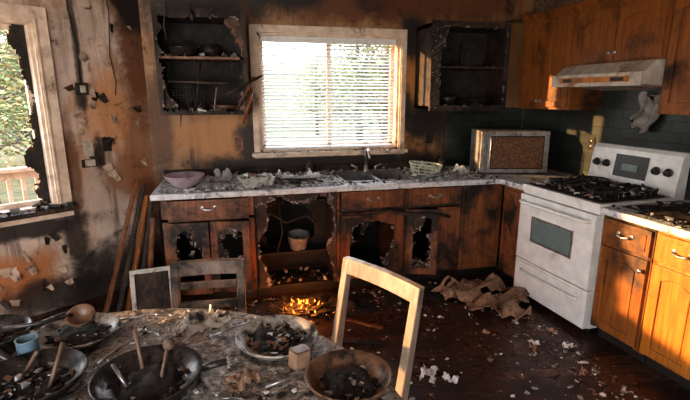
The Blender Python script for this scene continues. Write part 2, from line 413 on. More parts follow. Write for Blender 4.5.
def window(name, M, x0, x1, z0, z1, cw, m, proud=.03, sill=True, mull=False):
    b = B(name, M)
    b.box(x0-cw, x0, -proud, 0, z0-cw*.8, z1+cw, m); b.box(x1, x1+cw, -proud, 0, z0-cw*.8, z1+cw, m)
    b.box(x0, x1, -proud, 0, z1, z1+cw, m); b.box(x0, x1, -proud, 0, z0-cw*.8, z0, m)
    b.box(x0-.024, x0-.012, -proud-.012, -proud, z0-.012, z1+.012, m); b.box(x1+.012, x1+.024, -proud-.012, -proud, z0-.012, z1+.012, m)
    b.box(x0-.024, x1+.024, -proud-.012, -proud, z1+.012, z1+.024, m)
    j = .02
    b.box(x0, x0+j, -.0, .14, z0, z1, m); b.box(x1-j, x1, 0, .14, z0, z1, m)
    b.box(x0, x1, 0, .14, z1-j, z1, m); b.box(x0, x1, 0, .14, z0, z0+j, m)
    s_ = .035
    b.box(x0+j, x0+j+s_, .09, .12, z0+j, z1-j, m); b.box(x1-j-s_, x1-j, .09, .12, z0+j, z1-j, m)
    b.box(x0+j, x1-j, .09, .12, z0+j, z0+j+s_, m); b.box(x0+j, x1-j, .09, .12, z1-j-s_, z1-j, m)
    if mull: b.box((x0+x1)/2-.02, (x0+x1)/2+.02, .09, .12, z0+j, z1-j, m)
    if sill: b.box(x0-cw-.02, x1+cw+.02, -.075, 0, z0-.03, z0, m)
    return b
b = window('window_1', Matrix.Translation((0,YB,0)), WX0, WX1, WZ0, WZ1, .06, m_whtrim, mull=True)
b.chips(120, lambda: (R.uniform(WX0-.05, WX1+.05), R.uniform(-.07,-.03), WZ0+.001), .006, .03, [m_blk2, m_char, m_grey2], .6); b.done(.004)
b = window('window_2', ML, LW0, LW1, LZ0, LZ1, .095, m_whtrim, sill=False)
b.burnt(LW1-.14, LW1-.02, LZ0, LZ1, .075, .012, lambda x, z: x-(LW1-.075)+.035*math.sin(z*7)+.02*math.sin(z*23), m_char, m_charw)
b.box(LW0-.1, LW1+.1, -.08, .06, LZ0-.03, LZ0+.004, m_charw)
b.chips(420, lambda: (R.uniform(LW0, LW1+.08), R.uniform(-.075,.05), LZ0+.004), .01, .08, [m_blk2, m_char, m_grey2], .9)
b.done(.003)

b = B('window_blind', Matrix.Translation((0,YB,0)))
b.box(WX0+.03, WX1-.03, .012, .06, WZ1-.07, WZ1-.022, m_blind)
ns = 30; zz0, zz1 = WZ0+.04, WZ1-.09
for i in range(ns):
    z = zz0+(zz1-zz0)*i/(ns-1); z += R.uniform(-.002,.002)
    a = math.radians(22+R.uniform(-6,6)); tl = R.uniform(-.003,.003)
    T = Matrix.Translation((0,.04,z)) @ Matrix.Rotation(a,4,'X') @ Matrix.Rotation(tl,4,'Y')
    b.box(WX0+.035, WX1-.035, -.017, .017, -.0012, .0012, m_blind, T)
for x in (WX0+.2, (WX0+WX1)/2, WX1-.2): b.tube([(x,.02,zz0-.01),(x,.02,WZ1-.05)], .0015, m_blind, 5)
b.box(WX0+.035, WX1-.035, .025, .052, zz0-.022, zz0-.008, m_blind)
b.done()

# ------------------------------------------------------------------ cabinets
def arch_pts(x0, x1, z0, z1, rise, n=12):
    pts = [(x0,z0),(x1,z0)]
    for i in range(n+1):
        u = i/n; x = x1+(x0-x1)*u
        pts.append((x, z1-rise+rise*math.sin(math.pi*u)**1.3 if 0<u<1 else z1-rise))
    return pts
def door(b, x0, x1, z0, z1, y, m, arch=.03, hole=None, sw=.052, knob=None, mc=None, msub=None, amp=.05, ajar=0):
    if ajar: b.L = Matrix.Translation((x0,y,0)) @ Matrix.Rotation(-ajar,4,'Z') @ Matrix.Translation((-x0,-y,0))
    a, c = y-.02, y-.001
    b.box(x0, x0+sw, a, c, z0, z1, m); b.box(x1-sw, x1, a, c, z0, z1, m)
    b.box(x0+sw, x1-sw, a, c, z0, z0+sw, m)
    n = 12; xa, xb = x0+sw, x1-sw
    pts = [(xa, z1), (xa, z1-sw-arch)]
    for i in range(1, n): u = i/n; pts.append((xa+(xb-xa)*u, z1-sw-arch+arch*math.sin(math.pi*u)**1.3))
    pts += [(xb, z1-sw-arch), (xb, z1)]
    b.prism_xz(pts, a, c, m)
    if hole is None:
        b.box(x0+sw, x1-sw, y-.010, y-.001, z0+sw, z1-sw-.002, m)
        g = .022
        b.prism_xz(arch_pts(x0+sw+g, x1-sw-g, z0+sw+g, z1-sw-g*.6, arch), y-.016, y-.010, m)
    else:
        b.burnt(x0+sw*.6, x1-sw*.6, z0+sw*.6, z1-sw*.5, y-.015, .010, hole, msub or m, mc or m_ashed, amp=amp)
    if knob:
        kx, kz = knob
        b.lathe([(.006,0),(.006,.014),(.014,.018),(.015,.026),(.008,.031)], (kx, a, kz), m_steel, 14, Matrix.Rotation(math.pi/2,3,'X'))
    b.L = I4
def drawer(b, x0, x1, z0, z1, y, m, pull=True):
    b.box(x0, x1, y-.020, y-.001, z0, z1, m)
    b.box(x0+.025, x1-.025, y-.025, y-.020, z0+.025, z1-.025, m)
    if pull:
        cx, cz = (x0+x1)/2, (z0+z1)/2
        w = .045
        b.tube([(cx-w, y-.025, cz+.008), (cx-w*.8, y-.045, cz), (cx, y-.050, cz-.006), (cx+w*.8, y-.045, cz), (cx+w, y-.025, cz+.008)], .007, m_steel, 8)
        b.lathe([(.014,0),(.014,.004),(.004,.005)], (cx-w, y-.025, cz+.008), m_steel, 12, Matrix.Rotation(math.pi/2,3,'X'))
        b.lathe([(.014,0),(.014,.004),(.004,.005)], (cx+w, y-.025, cz+.008), m_steel, 12, Matrix.Rotation(math.pi/2,3,'X'))
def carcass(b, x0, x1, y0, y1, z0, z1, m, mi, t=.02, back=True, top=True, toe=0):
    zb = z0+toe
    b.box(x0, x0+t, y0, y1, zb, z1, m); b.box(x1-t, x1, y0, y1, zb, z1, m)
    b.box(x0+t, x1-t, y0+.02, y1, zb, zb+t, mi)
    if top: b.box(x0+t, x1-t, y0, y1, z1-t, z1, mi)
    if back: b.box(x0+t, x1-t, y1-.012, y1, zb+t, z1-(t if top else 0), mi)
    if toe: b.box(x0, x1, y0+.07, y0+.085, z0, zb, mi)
FY = 3.39; CB = YB-.005
def mx(*fs): return lambda x, z: min(f(x, z) for f in fs)
b = B('base_cabinet')
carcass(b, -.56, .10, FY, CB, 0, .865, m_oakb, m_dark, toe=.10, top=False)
b.box(-.56, .10, FY-.002, FY+.018, .69, .715, m_oakb); b.box(-.56,-.515,FY-.002,FY+.018,.1,.865,m_oakb); b.box(.06,.10,FY-.002,FY+.018,.1,.865,m_oakb)
drawer(b, -.515, .065, .72, .85, FY, m_oakb)
door(b, -.525, -.235, .12, .685, FY, m_oakb, hole=mx(ell(-.36,.28,.12,.18), ell(-.42,.50,.06,.12)), msub=m_charw, ajar=.10)
door(b, -.225, .07, .12, .685, FY, m_oakb, hole=mx(ell(-.04,.50,.09,.12), ell(-.10,.26,.08,.12)), ajar=.24, msub=m_charw)
b.done(.003)
b = B('base_cabinet')
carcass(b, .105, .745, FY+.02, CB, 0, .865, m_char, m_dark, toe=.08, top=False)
b.burnt(.105, .745, .70, .865, FY+.005, .016, lambda x, z: (z-.80)+.03*math.sin(x*17), m_charw, m_ashed)
b.burnt(.125, .725, .10, .72, 3.75, .014, ell(.40,.50,.24,.22), m_dark, m_char, .02)
b.box(.125,.725,3.60,CB-.02,.30,.315,m_char)
b.burnt(.12, .30, .10, .84, FY+.01, .012, lambda x, z: (.17+.04*math.sin(z*11))-x, m_charw, m_ashed)
b.burnt(.60, .745, .10, .84, FY+.01, .012, lambda x, z: x-(.70+.03*math.sin(z*13)), m_charw, m_ashed)
b.tube([(.20,3.45,.72),(.35,3.50,.60),(.52,3.46,.66),(.66,3.44,.52)], .008, m_char, 7)
b.tube([(.30,3.6,.80),(.33,3.58,.5),(.28,3.6,.32)], .007, m_char, 7)
b.chips(120, lambda: (R.uniform(.13,.72), R.uniform(3.42,3.7), .121), .01, .07, [m_blk2,m_char,m_char,m_grey2], .9)
b.done()
b = B('base_cabinet')
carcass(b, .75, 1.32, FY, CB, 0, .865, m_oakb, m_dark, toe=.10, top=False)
b.box(.75,1.32,FY-.002,FY+.018,.69,.715,m_charw)
drawer(b, .78, 1.30, .715, .855, FY, m_oakb)
door(b, .775, 1.305, .12, .685, FY, m_oakb, sw=.075, arch=.05, hole=mx(ell(1.0,.33,.17,.20), ell(1.12,.50,.13,.13), ell(.92,.5,.06,.10)), amp=.08, msub=m_charw)
b.done(.003)
b = B('base_cabinet')
carcass(b, 1.325, 1.83, FY, CB, 0, .865, m_oakb, m_dark, toe=.10, top=False)
b.box(1.325,1.83,FY-.002,FY+.018,.69,.715,m_charw)
drawer(b, 1.345, 1.81, .715, .855, FY, m_oakb)
door(b, 1.345, 1.60, .12, .685, FY, m_oakb, hole=mx(ell(1.46,.36,.08,.19), ell(1.51,.54,.06,.08)), amp=.06, ajar=.34, msub=m_charw)
door(b, 1.605, 1.815, .12, .685, FY, m_oakb, arch=.02, sw=.045)
b.done(.003)
b = B('corner_cabinet')
xf = WR(.715, -.70)[0]
b.box(1.835, xf+.02, FY, FY+.02, .10, .865, m_oakb); b.box(1.87, xf-.02, FY-.012, FY, .14, .83, m_oakb)
b.box(1.835, xf+.09, FY+.07, FY+.085, 0, .10, m_dark)
b.box(1.835, 1.855, FY+.02, CB, .1, .865, m_oakb)
b.M = MR
b.box(.72, 1.00, -.70, -.68, .10, .865, m_oakb); b.box(.76, .97, -.712, -.70, .14, .83, m_oakb)
b.box(.98, 1.00, -.68, -.005, .10, .865, m_oakb); b.box(.66, 1.00, -.63, -.615, 0, .10, m_dark)
b.done(.003)
def rbase(u0, u1, m):
    b = B('base_cabinet', MR)
    carcass(b, u0, u1, -.70, -.005, 0, .865, m, m_dark, toe=.09, top=False)
    b.box(u0, u1, -.702, -.68, .66, .69, m); b.box(u0, u1, -.702, -.68, .845, .865, m); b.box(u0,u0+.03,-.702,-.68,.09,.865,m); b.box(u1-.03,u1,-.702,-.68,.09,.865,m)
    return b
b = rbase(1.745, 2.10, m_oak)
drawer(b, 1.765, 2.085, .69, .845, -.70, m_oak)
door(b, 1.765, 2.085, .11, .665, -.70, m_oak, knob=(2.06,.60)); b.done(.003)
b = rbase(2.105, 2.75, m_oak_r)
drawer(b, 2.125, 2.42, .69, .845, -.70, m_oak_r); drawer(b, 2.43, 2.73, .69, .845, -.70, m_oak_r)
door(b, 2.125, 2.42, .11, .665, -.70, m_oak_r, knob=(2.39,.60)); door(b, 2.43, 2.73, .11, .665, -.70, m_oak_r); b.done(.003)

SX0, SX1, SY0, SY1 = .84, 1.44, 3.50, 3.93
b = B('countertop')
ce = WR(1.0, -.735); cw_ = WR(1.0, -.003)
b.box(-.62, SX0, 3.35, CB+.003, .866, .908, m_count); b.box(SX0, SX1, 3.35, SY0, .866, .908, m_count); b.box(SX0, SX1, SY1, CB+.003, .866, .908, m_count)
b.prism([(SX1,3.35),(WR(.71,-.735)[0],3.35),ce,cw_,(2.85,CB+.003),(SX1,CB+.003)], .866, .908, m_count)
b.box(-.62, WX0+1.55, YB-.022, YB-.002, .908, .97, m_charw)
b.done(.004, origin=False)
b = B('countertop', MR); b.box(1.742, 2.78, -.735, -.003, .866, .908, m_count); b.done(.004, origin=False)

b = B('kitchen_sink')
b.box(SX0-.012, SX1+.012, SY0-.012, SY0+.015, .908, .914, m_steel); b.box(SX0-.012, SX1+.012, SY1-.05, SY1+.012, .908, .914, m_steel)
for x in (SX0-.012, SX1-.015, (SX0+SX1)/2-.015): b.box(x, x+.027, SY0, SY1, .908, .914, m_steel)
for xa, xb in ((SX0+.012,(SX0+SX1)/2-.012),((SX0+SX1)/2+.012, SX1-.012)):
    b.box(xa, xb, SY0+.01, SY1-.05, .75, .756, m_steel)
    b.box(xa, xa+.005, SY0+.01, SY1-.05, .75, .91, m_steel); b.box(xb-.005, xb, SY0+.01, SY1-.05, .75, .91, m_steel)
    b.box(xa, xb, SY0+.01, SY0+.015, .75, .91, m_steel); b.box(xa, xb, SY1-.055, SY1-.05, .75, .91, m_steel)
    b.chips(40, lambda: (R.uniform(xa,xb), R.uniform(SY0+.03,SY1-.07), .756), .02, .10, [m_blk2,m_grey2,m_white2])
b.done()
b = B('faucet')
fx, fy = 1.14, 3.93
b.lathe([(.03,0),(.03,.012),(.02,.03),(.016,.06)], (fx,fy,.914), m_steel, 18)
b.tube([(fx,fy,.96),(fx,fy,1.06),(fx-.005,fy-.03,1.11),(fx-.01,fy-.09,1.13),(fx-.015,fy-.15,1.10),(fx-.018,fy-.17,1.06)], .012, m_steel, 12)
b.tube([(fx+.09,fy,.914),(fx+.09,fy,.96),(fx+.14,fy-.01,.985)], .010, m_steel, 10)
b.tube([(fx-.09,fy,.914),(fx-.09,fy,.96),(fx-.14,fy-.01,.985)], .010, m_steel, 10)
b.box(fx-.12, fx+.12, fy-.025, fy+.025, .912, .92, m_steel)
b.done()

UY = 3.75
b = B('burnt_upper_cabinet')
x0, x1, z0, z1 = -.555, .115, 1.45, 2.20
b.box(x0, x0+.022, UY, CB, z0, z1, m_charw); b.box(x1-.022, x1, UY, CB, z0, z1, m_oakb)
b.box(x0, x1, UY, CB, z0, z0+.025, m_charw); b.box(x0, x1, UY, CB, z1-.03, z1, m_charw)
b.box(x0, x1, CB-.012, CB, z0, z1, m_char)
b.box(x0+.02, x1-.02, UY+.02, CB-.01, 1.87, 1.89, m_oakb)
b.box(x0+.02, x0+.46, UY+.02, CB-.01, 1.70, 1.715, m_charw, Matrix.Translation((0,0,-.02)) @ Matrix.Rotation(.03,4,'Y'))
b.burnt(x0, x1, z0, z1+.03, UY-.016, .016, lambda x, z: max(x0+.035-x, x-(x1-.04), z0+.03-z, z-(z1-.03)), m_charw, m_ashed, edge=.008)
b.burnt(x0+.02, x0+.30, z0+.05, 1.85, UY+.02, .012, lambda x, z: (x0+.08-x)+.5*(1.60-z), m_charw, m_ashed, edge=.01)
b.burnt(x1-.22, x1-.02, 1.85, z1, UY+.02, .012, lambda x, z: (x-(x1-.12))+.4*(z-2.05), m_oakb, m_char)
b.burnt(x1-.16, x1-.02, z0, 1.70, UY+.03, .012, lambda x, z: (x-(x1-.10))+.3*(1.5-z), m_oak, m_char)
b.chips(120, lambda: (R.uniform(x0+.05,x1-.05), R.uniform(3.78,4.0), 1.891), .01, .07, [m_blk2,m_char,m_grey2,m_brn2], .9)
b.chips(120, lambda: (R.uniform(x0+.05,x1-.05), R.uniform(3.76,4.0), z0+.026), .01, .07, [m_blk2,m_char,m_grey2,m_brn2,m_white2], .9)
for i in range(14):
    x = R.uniform(x0+.03,x1-.03); z = R.choice([1.868,1.868,z0,z1-.03]); l = R.uniform(.03,.13); dx = R.uniform(-.03,.03)
    b.tube([(x,UY+.03,z+.003),(x+dx*.4,UY+.02,z-l*.5),(x+dx,UY+.025,z-l)], [.005,.004,.0015], R.choice([m_char,m_charw]), 5)
b.done()
b = B('cookware_pile')
b.lathe([(.07,0),(.10,.02),(.12,.07),(.125,.075),(.115,.075),(.09,.02),(.01,.01)], (-.38,3.92,1.89), m_pan, 28)
b.lathe([(.05,0),(.07,.05),(.075,.10),(.07,.10),(.06,.02),(.01,.01)], (-.16,3.93,1.89), m_pan, 28)
b.lathe([(.08,0),(.11,.03),(.115,.05),(.10,.05),(.01,.01)], (-.08,3.90,1.475), m_terra, 28)
b.tube([(-.40,3.86,1.99),(-.30,3.83,2.03),(-.18,3.82,1.98)], .007, m_char, 7)
b.done()
b = B('wire_basket')
for i in range(10):
    x = -.46+.025*i
    b.tube([(x,3.84,1.50),(x,3.82,1.68)], .0022, m_pan, 5)
    z = 1.50+.02*i
    b.tube([(-.47,3.84-.02*i/9,z),(-.225,3.84-.02*i/9,z)], .0022, m_pan, 5)
b.box(-.47,-.225,3.83,3.99,1.475,1.482,m_steel)
b.done()
b = B('burnt_sticks')
b.tube([(.02,3.69,1.49),(.16,3.70,1.74)], .011, m_oakb, 8)
b.tube([(-.06,3.69,1.60),(.22,3.70,1.75)], .010, m_charw, 8)
b.tube([(.06,3.71,1.38),(.14,3.71,1.64)], .013, m_oak, 8)
b.tube([(-.30,3.78,1.48),(-.24,3.80,1.85)], .008, m_charw, 8)
b.tube([(-.16,3.76,1.48),(-.13,3.78,1.66)], .006, m_chair, 8)
b.done()

b = B('burnt_upper_cabinet')
x0, x1, z0, z1 = 1.66, 2.40, 1.485, 2.20
b.box(x0, x0+.02, UY, CB, z0, z1, m_charw); b.box(x1-.02, x1, UY, CB, z0, z1, m_charw)
b.box(x0, x1, UY, CB, z0, z0+.022, m_charw); b.box(x0, x1, UY, CB, z1-.03, z1, m_charw); b.box(x0, x1, CB-.012, CB, z0, z1, m_char)
b.box(x0+.02, x1-.02, UY+.02, CB-.01, 1.83, 1.85, m_charw)
b.burnt(x0-.005, x1, z0-.02, z1+.015, UY-.018, .018, lambda x, z: max(x0+.085-x, x-(x1-.035), z0+.03-z, z-(z1-.03)), m_charw, m_ashed, edge=.010, amp=.02)
b.burnt(x0+.07, x0+.24, 1.85, z1-.03, UY+.05, .012, lambda x, z: (x0+.14-x)+.3*(z-2.0), m_charw, m_ashed)
b.chips(220, lambda: (x0+R.uniform(0,.07), UY-.02, R.uniform(z0,z1)), .005, .016, [m_white2,m_grey2,m_grey2])
b.box(2.02,2.24,3.90,3.93,1.851,2.06,m_char)
b.chips(60, lambda: (R.uniform(x0+.1,x1-.05), R.uniform(3.8,4.0), 1.85), .01, .05, [m_blk2,m_char,m_grey2], .8)
b.done()
b = B('stored_dishes')
for i in range(4):
    b.lathe([(.05,0),(.10,.012),(.102,.016),(.05,.006)], (2.22,3.92,1.508+.012*i), m_pan, 28)
b.lathe([(.05,0),(.08,.05),(.085,.08),(.078,.08),(.05,.01)], (1.92,3.93,1.508), m_pan, 28)
b.done()
UF = -.335
def upper(u0, u1, z0, z1, m, doors, name='upper_cabinet', dd=UF):
    b = B(name, MR)
    b.box(u0, u1, dd, -.014, z0, z1, m)
    b.box(u0, u1, dd-.003, dd, z0, z1, m)
    n = doors; w = (u1-u0-.03)/n
    for i in range(n):
        a = u0+.015+w*i+.005; c = a+w-.010
        door(b, a, c, z0+.02, z1-.06, dd-.003, m, arch=.03, sw=.05 if w > .2 else .04, knob=(c-.02 if i==0 and n==2 else a+.02, z0+.07))
    b.prism_yz([(dd-.003,z1-.04),(dd-.045,z1+.02),(dd-.045,z1+.035),(dd-.003,z1+.035)], u0-.0, u1+.0, m)
    b.box(u0, u1, dd-.003, -.014, z1, z1+.034, m)
    return b.done(.003)
upper(.345, .955, 1.485, 2.24, m_oak, 2)
upper(.96, 1.70, 1.82, 2.24, m_oak, 2)
upper(1.705, 2.62, 1.485, 2.24, m_oak, 2)
b = B('soffit', MR); b.box(.0, 2.9, -.30, -.002, 2.278, 2.498, m_wr); b.done(origin=False)

b = B('range_hood', MR)
u0, u1 = .945, 1.70
b.prism_yz([(-.016,1.818),(-.40,1.818),(-.50,1.74),(-.50,1.67),(-.016,1.635)], u0, u1, m_whdirt)
b.box(u0-.003, u1+.003, -.515, -.50, 1.66, 1.745, m_whdirt)
b.box(u0+.08, u1-.08, -.519, -.515, 1.685, 1.722, m_oak_r)
b.box(u0+.12, u0+.2, -.522, -.519, 1.69, 1.715, m_black); b.box(u1-.22, u1-.12, -.522, -.519, 1.69, 1.715, m_black)
b.done(.005)

b = B('stove', MR)
u0, u1, f = 1.005, 1.738, -.735
b.box(u0, u1, f+.03, -.02, .05, .895, m_white)
b.box(u0+.02, u1-.02, f+.07, -.04, 0, .05, m_black)
b.box(u0, u1, f-.01, -.02, .895, .925, m_white)
b.box(u0+.03, u1-.03, f+.03, -.11, .925, .929, m_black)
b.box(u0, u1, f, f+.03, .855, .893, m_white)
b.box(u0+.004, u1-.004, f-.022, f+.028, .335, .850, m_white)
b.box(u0+.15, u1-.17, f-.026, f-.022, .50, .70, m_steel); b.box(u0+.165, u1-.185, f-.029, f-.026, .515, .685, m_glassd)
b.box(u0+.004, u1-.004, f-.018, f+.028, .055, .325, m_white)
b.box(u0+.05, u1-.05, f-.030, f-.018, .275, .31, m_white)
b.tube([(u0+.05,f-.022,.80),(u0+.05,f-.062,.80),(u0+.08,f-.068,.80),(u1-.08,f-.068,.80),(u1-.05,f-.062,.80),(u1-.05,f-.022,.80)], .013, m_white, 12)
b.tube([(u0+.08,f-.018,.245),(u0+.09,f-.040,.245),(u1-.09,f-.040,.245),(u1-.08,f-.018,.245)], .010, m_white, 10)
b.prism_yz([(-.02,.925),(-.115,.925),(-.115,.96),(-.085,1.20),(-.06,1.225),(-.02,1.225)], u0, u1, m_white)
TT = Matrix.Rotation(math.radians(97),3,'X')
b.prism_yz([(-.1135,1.0),(-.0935,1.165),(-.0985,1.165),(-.1185,1.0)], u0+.23, u1-.23, m_black)
b.prism_yz([(-.1175,1.05),(-.112,1.10),(-.114,1.10),(-.1195,1.05)], u0+.30, u1-.30, m_glassd)
for k in (u0+.07, u0+.16, u1-.16, u1-.07):
    b.lathe([(.030,0),(.030,.008),(.022,.012),(.020,.03),(.012,.034)], (k,-.108,1.085), m_knob, 20, TT)
for (cx, cy) in ((u0+.19,-.53),(u1-.19,-.53),(u0+.19,-.25),(u1-.19,-.25)):
    b.lathe([(.05,0),(.05,.012),(.035,.016),(.01,.018)], (cx,cy,.929), m_black, 20)
    for a in range(8):
        q = a*math.pi/4
        b.tube([(cx+.035*math.cos(q),cy+.035*math.sin(q),.968),(cx+.125*math.cos(q),cy+.105*math.sin(q),.968),(cx+.13*math.cos(q),cy+.11*math.sin(q),.930)], .006, m_black, 6)
    b.tube([(cx+.125*math.cos(a*math.pi/8),cy+.105*math.sin(a*math.pi/8),.968) for a in range(17)], .006, m_black, 6)
b.done(.004)
b = B('stovetop_debris', MR)
b.mound(u0+.03, u1-.03, f+.01, -.13, .930, .045, m_char, 46, 3.3, .1)
b.chips(520, lambda: (R.uniform(u0+.03,u1-.03), R.uniform(f+.02,-.14), .935+R.random()*.025), .010, .06, [m_blk2]*5+[m_grey2]*3+[m_brn2,m_white2], .6)
for _ in range(22):
    x, y = R.uniform(u0+.08,u1-.1), R.uniform(f+.08,-.2); a = R.uniform(0,3.1); l = R.uniform(.04,.10)
    b.tube([(x-l*math.cos(a),y-l*math.sin(a),.955),(x+l*math.cos(a),y+l*math.sin(a),.965+R.uniform(0,.05))], .006, m_char, 6)
b.done()
b = B('counter_debris', MR)
b.mound(1.76, 2.7, -.66, -.05, .909, .03, m_char, 46, 5.3, .14)
b.chips(520, lambda: (R.uniform(1.76,2.7), R.uniform(-.72,-.05), .910), .01, .05, [m_blk2]*4+[m_grey2]*3+[m_brn2,m_white2,m_white2], .5)
b.done()

MM = Matrix.Translation((2.45,3.72,.909)) @ Matrix.Rotation(math.radians(-14),4,'Z')
b = B('microwave', MM)
w, d, h = .30, .17, .38
b.box(-w, w, -d, d, .012, h, m_mwb)
for x in (-w+.05, w-.05):
    for y in (-d+.04, d-.04): b.lathe([(.012,0),(.012,.013)], (x,y,0), m_black, 10)
b.box(-w, w, -d-.02, -d, .012, h, m_mwb)
b.box(-w+.095, w-.055, -d-.024, -d-.02, .055, h-.05, m_mwg)
b.box(-w+.085, w-.045, -d-.022, -d-.02, .045, h-.04, m_black)
b.box(-w+.02, -w+.06, -d-.024, -d-.02, .03, h-.03, m_pail)
b.tube([(-w+.074,-d-.02,.06),(-w+.074,-d-.045,.07),(-w+.074,-d-.045,h-.07),(-w+.074,-d-.02,h-.06)], .006, m_steel, 8)
b.done(.006)
b = B('scorched_dish_towel', MR)
P = []; n = 18
for j in range(n+1):
    for i in range(n+1):
        uu, vv = i/n, j/n
        wd = .19*(1-.25*vv+.20*math.sin(vv*9+1))*(.7+.3*math.sin(min(1,vv*2.5)*1.57))
        P.append((1.40+wd*(uu-.5)+.03*math.sin(vv*5), -.065-.04*noise.noise(Vector((uu*5,vv*4,1)))-.015*math.sin(uu*16+vv*3), 1.60-.24*vv+.03*math.sin(uu*7)))
b.faces(P, [(j*(n+1)+i, j*(n+1)+i+1, (j+1)*(n+1)+i+1, (j+1)*(n+1)+i) for j in range(n) for i in range(n)], m_towel, True)
b.tube([(1.27,-.04,1.60),(1.53,-.04,1.60)], .007, m_steel, 8); b.tube([(1.29,-.04,1.60),(1.29,-.013,1.60)], .007, m_steel, 8); b.tube([(1.51,-.04,1.60),(1.51,-.013,1.60)], .007, m_steel, 8)
b.done(solid=.006)
def outlet(name, M, x, z, m):
    b = B(name, M); b.box(x-.036, x+.036, -.008, -.001, z-.058, z+.058, m)
    for s_ in (-1,1):
        b.lathe([(.017,0),(.017,.004),(.015,.005)], (x,-.008,z+s_*.022), m, 16, Matrix.Rotation(math.pi/2,3,'X'))
        b.box(x-.008, x-.005, -.0145, -.012, z+s_*.022-.005, z+s_*.022+.005, m_black); b.box(x+.005, x+.008, -.0145, -.012, z+s_*.022-.005, z+s_*.022+.005, m_black)
    return b.done(.002)
outlet('wall_outlet', ML, -.50, 1.20, m_whdirt)
b = B('burnt_light_switch', ML); b.box(-.395,-.33,-.012,-.001,1.17,1.28,m_char); b.box(-.375,-.35,-.025,-.012,1.21,1.25,m_black)
b.tube([(-.36,-.02,1.24),(-.32,-.035,1.27),(-.31,-.02,1.22)], .006, m_cable, 7); b.done(.002)
MBk = Matrix.Translation((0,YB,0))
outlet('wall_outlet', MBk, 1.83, 1.20, m_black); outlet('wall_outlet', MBk, .02, 1.18, m_oakb)
MBr = MR @ Matrix.Translation((0,-.012,0))
outlet('wall_outlet', MBr, .9, 1.2, m_black)
b = B('scorched_wall_bracket', ML)
b.box(-.56,-.44,-.02,-.001,1.06,1.12,m_charw); b.box(-.54,-.47,-.035,-.02,1.07,1.12,m_whdirt); b.done(.003)
b = B('doorbell_box', ML); b.box(-.535,-.455,-.035,-.001,1.60,1.69,m_charw); b.box(-.515,-.475,-.045,-.035,1.62,1.67,m_whdirt); b.done(.004)
b = B('hanging_cable', ML)
b.tube([(-.52,-.02,2.49),(-.525,-.03,2.2),(-.50,-.02,1.95),(-.50,-.02,1.69)], .006, m_cable, 8)
b.tube([(-.26,-.02,2.49),(-.25,-.04,2.2),(-.27,-.02,1.9),(-.25,-.03,1.7),(-.26,-.02,1.6)], .004, m_cable, 8); b.done()
b = B('hanging_cable')
b.tube([(-.45,3.70,2.49),(-.44,3.69,2.3),(-.47,3.70,2.1),(-.46,3.69,2.0)], .006, m_cable, 8)
b.tube([(-.28,3.68,2.49),(-.29,3.68,2.35),(-.27,3.68,2.2)], .006, m_cable, 8)
b.lathe([(.012,0),(.02,.03),(.012,.07)], (-.27,3.68,2.13), m_cable, 12)
b.tube([(-.08,3.68,2.49),(-.06,3.69,2.40),(-.10,3.68,2.24),(-.16,3.69,2.18)], .004, m_cable, 8); b.done()

# ------------------------------------------------------------------ counter things
b = B('ash_debris')
b.mound(-.58, .82, 3.37, 4.05, .909, .050, m_mound, 90, 1.7, .10)
b.mound(1.46, 2.15, 3.37, 4.05, .909, .040, m_mound, 60, 8.7, .10)
def fn():
    x = R.uniform(-.58,2.15); y = R.uniform(3.37,4.05)
    if SX0-.02 < x < SX1+.02 and SY0-.02 < y < SY1+.02: return None
    if (x+.42)**2+(y-3.6)**2 < .02: return None
    return (x, y, .910+R.random()*.012)
b.chips(2600, fn, .005, .045, [m_blk2]*4+[m_grey2]*4+[m_white2]*5+[m_brn2], .5)
b.done()
b = B('crumpled_paper')
for (x, y, s_, sd) in ((.36,3.60,.16,1.2),(-.10,3.72,.16,2.4),(.60,3.66,.14,3.1),(1.72,3.84,.14,4.9),(1.92,3.60,.12,6.2)):
    b.sheet((x,y,.925), s_, s_*.8, R.choice([m_white2,m_towel,m_grey2]), .07, 10, sd*2.3, sd, -.1)
b.done(solid=.002)
b = B('mixing_bowl')
b.lathe([(.05,0),(.055,.008),(.10,.035),(.145,.095),(.152,.102),(.145,.104),(.105,.045),(.02,.02)], (-.40,3.56,.910), m_purple, 40, jit=.03); b.done()
b = B('plastic_tub', Matrix.Translation((.13,3.50,.915)) @ Matrix.Rotation(.2,4,'Z'))
w0, w1, d0, d1, h = .10, .13, .07, .09, .075
P = [(-w0,-d0,0),(w0,-d0,0),(w0,d0,0),(-w0,d0,0),(-w1,-d1,h),(w1,-d1,h),(w1,d1,h),(-w1,d1,h),(-w1+.01,-d1+.01,h),(w1-.01,-d1+.01,h),(w1-.01,d1-.01,h),(-w1+.01,d1-.01,h),(-w0+.01,-d0+.01,.01),(w0-.01,-d0+.01,.01),(w0-.01,d0-.01,.01),(-w0+.01,d0-.01,.01)]
F = [(3,2,1,0)]+[(i,(i+1)%4,(i+1)%4+4,i+4) for i in range(4)]+[(i+4,(i+1)%4+4,(i+1)%4+8,i+8) for i in range(4)]+[(i+8,(i+1)%4+8,(i+1)%4+12,i+12) for i in range(4)]+[(12,13,14,15)]
b.faces(P, F, m_plast); b.chips(40, lambda: (R.uniform(-.08,.08),R.uniform(-.05,.05),.03+R.random()*.05), .02, .07, [m_white2,m_grey2,m_brn2], .8); b.done(.004)
b = B('dish_basket', Matrix.Translation((1.60,3.66,.914)) @ Matrix.Rotation(-.35,4,'Z') @ Matrix.Rotation(.10,4,'Y'))
